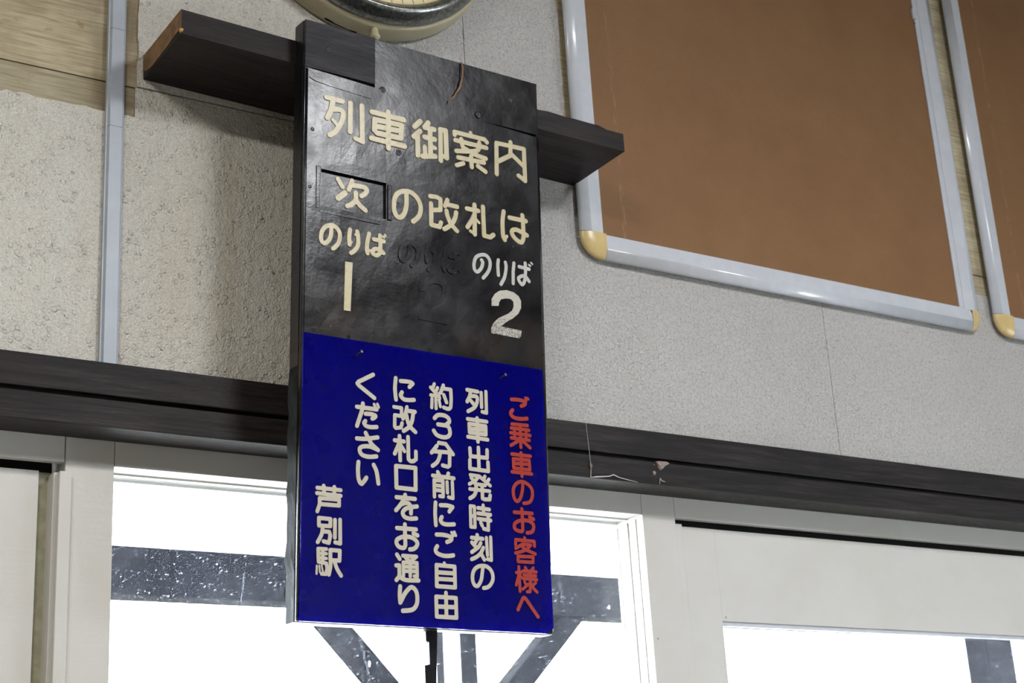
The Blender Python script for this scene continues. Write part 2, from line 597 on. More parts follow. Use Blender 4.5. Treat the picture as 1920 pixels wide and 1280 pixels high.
# bare plywood showing where old notices were stripped off
prism('plywood_sheet', [(X0, 2.9525), (.900, 2.9525), (.900, ZC), (X0, ZC)], .0035, .012, PLY, wb)
prism('plywood_sheet', [(1.70, 2.9485), (X1, 2.9485), (X1, ZC), (1.70, ZC)], .0035, .012, PLY, wb)
prism('plywood_strip', [(X0, 2.87), (.852, 2.87), (.852, 2.9495), (X0, 2.9495)], .0035, .012, PLY2, wb)
prism('plywood_strip', [(1.74, 2.87), (X1, 2.87), (X1, 2.9455), (1.74, 2.9455)], .0035, .012, PLY, wb)
# embossed wallpaper laid over it, sheet by sheet
tear = ragged([(X0 + 2.5, 2.893), (.8015, 2.893)], .0035, .012, rn)
prism('wallpaper_sheet', [(X0, 2.42), (.8015, 2.42)] + tear[::-1] + [(X0, 2.893)], 0, .0045, WP_L, wb)
lt = ragged([(.8025, 2.894), (.8525, 2.893)], .002, .01, rn)
prism('wallpaper_sheet', [(.8025, 2.42), (1.30, 2.42), (1.30, 2.9505), (.8525, 2.9505)] + lt[::-1], -.0002, .0045, WP_L, wb)
rt = ragged([(1.79, 2.951), (1.79, 2.895), (2.4365, 2.895)], .002, .012, rn)
prism('wallpaper_sheet', [(1.30, 2.42), (2.4345, 2.42), (2.4345, 2.895)] + rt[::-1][1:] + [(1.30, 2.9505)], -.0002, .0045, WP_R, wb)
lu = ragged([(.856, 2.9535), (.855, ZC)], .0018, .02, rn)
prism('wallpaper_sheet', [(1.22, 2.9535), (1.22, ZC)] + lu[::-1], 0, .0045, WP_L, wb)
prism('wallpaper_sheet', [(1.22, 2.9535), (1.5305, 2.9535), (1.5305, ZC), (1.22, ZC)], 0, .0045, WP_R, wb)
ru = ragged([(1.768, 2.9535), (1.768, ZC)], .0025, .015, rn)
prism('wallpaper_sheet', [(1.5322, 2.9535)] + ru + [(1.5322, ZC)], 0, .0045, WP_R, wb)
prism('wallpaper_sheet', [(2.4362, 2.42), (X1, 2.42), (X1, 2.895), (2.4362, 2.895)], 0, .0045, WP_R, wb)

# header beam across the room above doors and window: two dark boards
t1 = struct(empty('trim_1', (0, 0, 2.32)))
box('beam_board', X0, X1, -.045, .03, .054, .108, BEAM, t1, .0015)
box('beam_board', X0, X1, -.045, .03, .001, .0465, BEAM, t1, .0015)
box('groove_fillet', X0, X1, -.032, .03, .046, .0545, DARK, t1)

# off-white joinery beneath it
t2 = struct(empty('trim_2', (0, 0, 0)))
for a, b in ((X0 + 2.6, .7605), (.8425, 1.9055), (1.9885, 3.14)):
    box('head_board', a, b, .030, .046, 2.280, 2.3305, OFFW, t2, .001)
box('head_soffit', .8425, 1.9055, .046, .12, 2.282, 2.3305, OFFW, t2)
for a, b in ((X0 + 2.6, .7605), (1.9885, 3.14)):
    box('gap_light_seal', a, b, .095, .12, 2.20, 2.345, DARK, t2)  # added dark strip that stops light leaking in above the doors
    box('gap_shade_lining', a, b, .046, .095, 2.325, 2.345, DARK, t2)  # dark colour stands in for the shade inside the gap
for i, (a, b) in enumerate(((.7620, .8415), (1.9065, 1.9875))):
    struct(box('trim_%d' % (i + 3), a, b, .030, .12, 0, 2.3305, OFFW, None, .0012))

# fixed window between the posts
w1 = struct(empty('window_1', (0, 0, 0)))
for x, sg in ((1.9065, -1), (.8415, 1)):
    for nm, y0, y1, dp, zt in (('sash_channel', .052, .056, .0022, 2.2755), ('sash_channel', .078, .082, .0030, 2.273), ('glazing_bead', .112, .119, .0040, 2.270)):
        a, b = sorted((x, x + sg * dp))
        box(nm, a, b, y0, y1, .76, zt, OFFW, w1)
box('top_channel', .8425, 1.9055, .078, .082, 2.279, 2.282, OFFW, w1)
box('top_bead', .8425, 1.9055, .112, .119, 2.277, 2.282, OFFW, w1)
box('sill', .84, 1.91, .01, .14, .735, .765, OFFW, w1, .002)
box('glass_pane', .8425, 1.9055, .104, .108, .762, 2.282, GLASS, w1)

# sliding doors either side
d1 = struct(empty('door_1', (0, 0, 0)))
box('door_panel', X0 + 2.62, .7270, .050, .078, .03, 2.268, OFFW, d1, .0015)
box('edge_channel', .7270, .7490, .060, .078, .03, 2.268, mat_simple('yellowed_rubber', (.40, .39, .27), .6, nz=.6), d1)
box('edge_batten', .7500, .7695, .018, .0298, .03, 2.262, OFFW, d1, .0015)
box('edge_batten', .7440, .7600, .0298, .078, .03, 2.262, OFFW, d1, .001)
d2 = struct(empty('door_2', (0, 0, 0)))
box('edge_batten', 1.9900, 2.0085, .036, .066, .03, 2.270, OFFW, d2, .0015)
box('stile', 2.0090, 2.0985, .046, .078, .03, 2.268, OFFW, d2, .0012)
box('stile', 3.045, 3.13, .046, .078, .03, 2.268, OFFW, d2, .0012)
box('top_rail', 2.0990, 3.0445, .0468, .078, 2.082, 2.268, OFFW, d2, .0012)
box('lower_panel', 2.0990, 3.0445, .050, .078, .03, 1.0, OFFW, d2, .0012)
boxes('glazing_bead', [(2.0990, 3.0445, .051, .060, 2.073, 2.0825)], ENAM, d2, .001)
box('glass_pane', 2.0990, 3.0445, .062, .066, .99, 2.084, GLASS, d2)

# ------------------------------------------------------------------ cable trunking on the left
cc = tag(empty('cable_trunking', (.815, 0, 2.43)), 'pale grey plastic cable trunking running down the wall left of the notice board', 'trunking')
prism('backing_channel', [(-.0155, .001), (.0155, .001), (.0155, ZC - 2.43), (-.0155, ZC - 2.43)], -.008, -.0003, COND, cc)
for a, b in ((.001, .4315), (.4322, .6185), (.6192, ZC - 2.43)):
    bm = bmesh.new()
    prof = [(-.0135, -.008), (-.0105, -.0135), (.0105, -.0135), (.0125, -.0125), (.0135, -.008)]
    lo = [bm.verts.new((x, y, a)) for x, y in prof]
    hi = [bm.verts.new((x, y, b)) for x, y in prof]
    for i in range(5):
        j = (i + 1) % 5
        bm.faces.new((lo[i], lo[j], hi[j], hi[i]))
    bm.faces.new(lo[::-1]); bm.faces.new(hi)
    link('cover_length', finish(bm), COND, cc)

# ------------------------------------------------------------------ framed boards on the right
def framed_board(x0, x1, z0, z1, capw_r, label):
    t = tag(empty('framed_board', (x0, 0, z0)), label, 'board', None)
    W, H = x1 - x0, z1 - z0
    F = .054
    # profile across the frame: (distance from outer edge, y)
    PR = [(.000, -.0110), (.000, -.0135), (.0035, -.0175), (.010, -.0205), (.018, -.0232), (.0225, -.0238), (.0235, -.0236), (.0530, -.0205), (.0540, -.0195), (.0540, -.0110)]
    def rail(name, side, a, b, wscale=1.):
        bm = bmesh.new()
        R = []
        for s in (a, b):
            ring = []
            for wd, y in PR:
                wd *= wscale
                if side == 'L': p = (wd, y, s)
                if side == 'R': p = (W - wd, y, s)
                if side == 'B': p = (s, y, wd)
                if side == 'T': p = (s, y, H - wd)
                ring.append(bm.verts.new(p))
            R.append(ring)
        n = len(PR)
        for i in range(n):
            j = (i + 1) % n
            f = bm.faces.new((R[0][i], R[0][j], R[1][j], R[1][i]))
            f.smooth = i < 5
        bm.faces.new(R[0][::-1]); bm.faces.new(R[1])
        return link(name, finish(bm), ENAM, t)
    rail('frame_rail', 'L', F + .0012, H - F)
    rail('frame_rail', 'R', F * .93, H - F)
    rail('frame_rail', 'B', F + .0042, W - capw_r - .0005)
    rail('frame_rail', 'T', F, W - F)
    # inner lip strip along the right-hand rail
    box('inner_lip', W - F - .016, W - F, -.0195, -.0160, F, H - F, ENAM, t, .001)
    box('board_sheet', F - .004, W - F + .004, -.0165, -.0120, F - .004, H - F + .004, HARD, t)
    # small standoffs that hold the board off the wall
    box('wall_batten', .06, W - .06, -.0120, .0034, H * .75, H * .75 + .03, OFFW, t)
    box('wall_batten', .06, W - .06, -.0120, -.0003, .09, .11, OFFW, t)
    # rounded yellowed corner caps
    def cap(cx, cz, sx, sz, w, h):
        bm = bmesh.new()
        N, K = 10, 8
        prof = [(1.0, -.0105), (1.0, -.0130), (.93, -.0175), (.80, -.0215), (.62, -.0243), (.42, -.0252), (.2, -.0250), (0, -.0248)]
        rows = []
        for fr, y in prof:
            row = []
            for i in range(N + 1):
                a = i / N * math.pi / 2
                # superellipse corner: squarish with a round outer shoulder
                ca, sa = math.cos(a) ** .86 if i < N else 0, math.sin(a) ** .86
                row.append(bm.verts.new((cx + sx * w * (1 - ca * fr), y, cz + sz * h * (1 - sa * fr))))
            rows.append(row)
        for r0, r1 in zip(rows[:-1], rows[1:]):
            for i in range(N):
                try:
                    f = bm.faces.new((r0[i], r0[i + 1], r1[i + 1], r1[i])); f.smooth = True
                except ValueError:
                    pass
        bmesh.ops.remove_doubles(bm, verts=bm.verts, dist=1e-5)
        bmesh.ops.recalc_face_normals(bm, faces=bm.faces)
        me = bpy.data.meshes.new('m'); bm.to_mesh(me); bm.free()
        return link('corner_cap', me, CAP, t)
    cap(0, 0, 1, 1, F + .003, F)
    cap(W, 0, -1, 1, capw_r, F * .92)
    cap(0, H, 1, -1, F, F)
    cap(W, H, -1, -1, F, F)
    return t
b1 = framed_board(1.775, 2.938, 2.788, 3.95, .034, 'blank brown hardboard in a white frame, directly right of the dark plank')
b2 = framed_board(2.992, 4.15, 2.790, 3.95, .054, 'blank brown hardboard in a white frame, cut off by the right edge of the photo')
# drip-like clip on the inner lip of the first board
box('frame_clip', 1.085, 1.098, -.0235, -.0160, .826, .856, ENAM, b1, .003)

# ------------------------------------------------------------------ wall clock
ck = tag(empty('wall_clock', (1.304, 0, 3.447)), 'round wall clock with cream case and tarnished chrome rim above the notice board', 'clock')
link('clock_case', ring_mesh([(0, -.0006), (.281, -.0006), (.2835, -.008), (.2832, -.022), (.2795, -.040), (.2765, -.046), (.2700, -.0475), (.255, -.047)], 0, 0, 128), CLOCKC, ck)
link('chrome_bezel', ring_mesh([(.268, -.0475), (.2725, -.050), (.2735, -.055), (.2700, -.068), (.2620, -.081), (.2575, -.0855), (.2545, -.0862), (.2520, -.0850), (.2440, -.0790), (.2395, -.0745), (.2385, -.070)], 0, 0, 128), CHROME, ck)
link('dial', ring_mesh([(0, -.0705), (.240, -.0705)], 0, 0, 128), DIAL, ck)
bmk = bmesh.new()
for k in range(60):
    a = 2 * math.pi * k / 60
    L = .040 if k % 5 == 0 else .026
    wd = .0022 if k % 5 == 0 else .0010
    vsx = add_box(bmk, .236 - L, .236, -.0710, -.0706, -wd / 2, wd / 2)
    for v in vsx:
        x, z = v.co.x, v.co.z
        v.co.x, v.co.z = x * math.cos(a) - z * math.sin(a), x * math.sin(a) + z * math.cos(a)
tk = link('minute_mark', finish(bmk), SCREWB, ck)
tk['kind'] = 'stuff'
for nm, L, a, wd in (('hour_hand', .12, 1.9, .012), ('minute_hand', .19, .6, .008)):
    bm = bmesh.new()
    for v in add_box(bm, -.03, L, -.075, -.074, -wd / 2, wd / 2):
        x, z = v.co.x, v.co.z
        v.co.x, v.co.z = x * math.cos(a) - z * math.sin(a), x * math.sin(a) + z * math.cos(a)
    link(nm, finish(bm), SCREWB, ck)
kb = tube('setting_knob', [(.004, -.034, -.276), (.004, -.036, -.286), (.004, -.036, -.287), (.004, -.037, -.296), (.004, -.037, -.2965), (.004, -.037, -.300), (.004, -.037, -.3005), (.004, -.037, -.303)],
          [.0070, .0070, .0074, .0092, .0098, .0098, .0060, .0056], CLOCKC, ck, 20)
tube('latch_strip', [(-.092, -.012, -.2655), (-.085, -.012, -.2675), (-.054, -.012, -.2745), (-.022, -.012, -.2805)], [.002, .0045, .0045, .0035], DARK, ck, 6)

# ------------------------------------------------------------------ dark plank standing out from the wall
pk = tag(empty('wall_plank', (.866, 0, 2.948)), 'short thick dark wooden plank jutting from the wall behind the notice board', 'plank')
bm = bmesh.new()
PW = .911
def plank_pts(x0, x1, zs0, zs1, th0, th1):
    return zs0
N = 46
rp = random.Random(11)
secs = []
for i in range(N + 1):
    u = i / N * PW
    zb = .022 - .0225 * (i / N)
    zt = .0675 - .0255 * (i / N)
    chip = 0
    if u > .72: chip = rp.uniform(0, .0025)
    if u > .868: chip = .0055 + rp.uniform(-.0005, .0005)
    if u > .71 and u < .73: chip = .003
    secs.append([bm.verts.new((u, -.1764, zb)), bm.verts.new((u, 0, zb - .0005)), bm.verts.new((u, 0, zt)), bm.verts.new((u, -.1600, zt)), bm.verts.new((u, -.1764, zt - chip))])
for a, b in zip(secs[:-1], secs[1:]):
    for i in range(5):
        j = (i + 1) % 5
        bm.faces.new((a[i], b[i], b[j], a[j]))
bm.faces.new(secs[0][::-1]); bm.faces.new(secs[-1])
link('plank_body', finish(bm), PLANK, pk)
bm = bmesh.new()
ge = [(-.1764, .0215), (-.1764, .0675), (-.1764, .0675), (-.09, .0675), (0, .0670), (0, .040), (-.02, .030), (-.05, .0255), (-.1, .0222)]
ge = [(-.1760, .034), (-.1764, .0675), (0, .0675), (0, .040), (-.015, .030), (-.045, .0262), (-.07, .0270), (-.10, .0285), (-.13, .0300)]
a = [bm.verts.new((-.0008, y, z)) for y, z in ge]
b = [bm.verts.new((.0002, y, z)) for y, z in ge]
bm.faces.new(a); bm.faces.new(b[::-1])
for i in range(len(ge)):
    j = (i + 1) % len(ge)
    bm.faces.new((a[i], b[i], b[j], a[j]))
g = link('bare_end', finish(bm), ENDG, pk)
g['label'] = 'unpainted brown end grain'
bm = bmesh.new()
bmesh.ops.create_icosphere(bm, subdivisions=2, radius=1)
for v in bm.verts:
    v.co = Vector((.001 + v.co.x * .004, -.1735 + v.co.y * .005, .029 + v.co.z * .0045)) + Vector([rp.uniform(-.0008, .0008) for _ in range(3)])
link('splinter', finish(bm), mat_simple('fresh_wood', (.55, .32, .12), .7), pk)

# ------------------------------------------------------------------ notice board
SO = Vector((1.07535584, -0.21312, 3.03409073))
SU = Vector((0.99972798, 0.0227007, -0.00535169))
SN = Vector((0.02238175, -0.99831279, -0.05357827))
SV = Vector((0.00655892, -0.05344391, 0.99854931))
nb = empty('notice_board')
nb.matrix_world = Matrix(((SU.x, -SN.x, SV.x, SO.x), (SU.y, -SN.y, SV.y, SO.y), (SU.z, -SN.z, SV.z, SO.z), (0, 0, 0, 1)))
tag(nb, 'tall black train notice board with cream raised characters and a blue acrylic panel', 'notice board')
BW, BH = .4862, 1.0272

bm = bmesh.new()
NB = 40
rb = random.Random(5)
secs = []
for i in range(NB + 1):
    v = -BH * i / NB
    low = max(0, (i / NB - .62) / .38)
    j = rb.uniform(-.0012, .0012) * (1 + 2 * low)
    x0 = (-.0005 + j) if low > 0 else 0
    th = .0365 + .001 * low
    secs.append([bm.verts.new((0, .0075, v)), bm.verts.new((BW, .0075, v)), bm.verts.new((BW, th, v)), bm.verts.new((x0, th + abs(j), v)), bm.verts.new((x0 * .6, .020, v))])
for a, b in zip(secs[:-1], secs[1:]):
    for i in range(5):
        j = (i + 1) % 5
        f = bm.faces.new((a[i], b[i], b[j], a[j]))
        f.material_index = 1 if (i in (3, 4) and a[0].co.z < -.60) else 0
bm.faces.new(secs[0][::-1]); bm.faces.new(secs[-1])
me = finish(bm)
me.materials.append(BLACK); me.materials.append(EDGE)
bd = link('wooden_backing', me, None, nb)

box('corner_block', .0005, .1372, -.0008, .0080, -.0890, -.0003, BLOCK, nb, .0012)
box('top_board', .1376, BW - .0005, .0022, .0080, -.105, -.0003, BLACK, nb, .0006)
# enamelled sheet covering the rest, with an opening for the sliding plate
SX0, SX1, SZ0, SZ1 = .0338, .1597, -.3365, -.2700
bm = bmesh.new()
NS = 36
def sheet_grid(bm, xs, zs, y0, y1, hole):
    V0 = {}
    for i, x in enumerate(xs):
        for j, z in enumerate(zs):
            V0[i, j] = bm.verts.new((x, y0, z))
    F = []
    for i in range(len(xs) - 1):
        for j in range(len(zs) - 1):
            cx, cz = (xs[i] + xs[i + 1]) / 2, (zs[j] + zs[j + 1]) / 2
            if hole and hole[0] < cx < hole[1] and hole[2] < cz < hole[3]:
                continue
            F.append(bm.faces.new((V0[i, j], V0[i + 1, j], V0[i + 1, j + 1], V0[i, j + 1])))
    r = bmesh.ops.extrude_face_region(bm, geom=F)
    for v in [g for g in r['geom'] if isinstance(g, bmesh.types.BMVert)]:
        v.co.y = y1
    for v in list(V0.values()):
        if not v.link_faces:
            bm.verts.remove(v)
xs = [.0010, .006, .02, SX0, .07, .1, .13, SX1, .2, .25, .3, .35, .4, .45, .480, BW - .0010]
zs = [-BH + .001, -.95, -.85, -.75, -.65, -.6, -.55, -.5, -.45, -.4, SZ0, -.30, SZ1, -.25, -.2, -.15, -.0895]
sheet_grid(bm, xs, zs, .0078, 0, (SX0, SX1, SZ0, SZ1))
for v in bm.verts:
    # top edge sinks away to the right, sheet gently buckled
    if v.co.z > -.09:
        v.co.z -= .022 * max(0, v.co.x) / BW
    if v.co.y < .002 and .004 < v.co.x < BW - .004:
        v.co.y += .0006 * math.sin(v.co.x * 31 + v.co.z * 17) * math.sin(v.co.z * 23) * (.5 if v.co.z < -.5 else 1)
sh = link('enamelled_sheet', finish(bm), BLACK, nb)
# rolled left edge, raised rims beside the plate window
tube('rolled_edge', [(.0045, .0010, -.0925), (.0040, .0008, -.30), (.0040, .0008, -.60), (.0035, .0010, -BH + .003)], .0030, BLACK, nb, 10)
tube('rolled_edge', [(BW - .0035, .0014, -.112), (BW - .0030, .0012, -.40), (BW - .0030, .0012, -.60), (BW - .0030, .0014, -BH + .003)], .0026, BLACK, nb, 10)
box('plate_window_rim', SX1 + .002, SX1 + .0105, -.0018, .001, SZ0 - .001, SZ1 - .003, BLACK, nb, .0012)
box('plate_window_rim', SX0 - .0095, SX0 - .0015, -.0012, .001, SZ0 - .006, SZ1 + .004, BLACK, nb, .001)
box('plate_window_rim', SX0 - .002, SX1 - .012, -.0008, .001, SZ0 - .0125, SZ0 - .006, BLACK, nb, .0006)
pl = box('sliding_plate', SX0 + .0004, SX1 - .0004, .0066, .0077, SZ0 + .0004, SZ1 - .0004, mat_lacquer('plate_lacquer', .5), nb)
# patch of thicker paint under the first row
prism('paint_patch', [(.010, -.105), (.060, -.112), (.075, -.113), (.13, -.116), (.13, -.119), (.06, -.1155), (.022, -.112), (.010, -.1075)], -.0012, .0005, BLACK, nb)

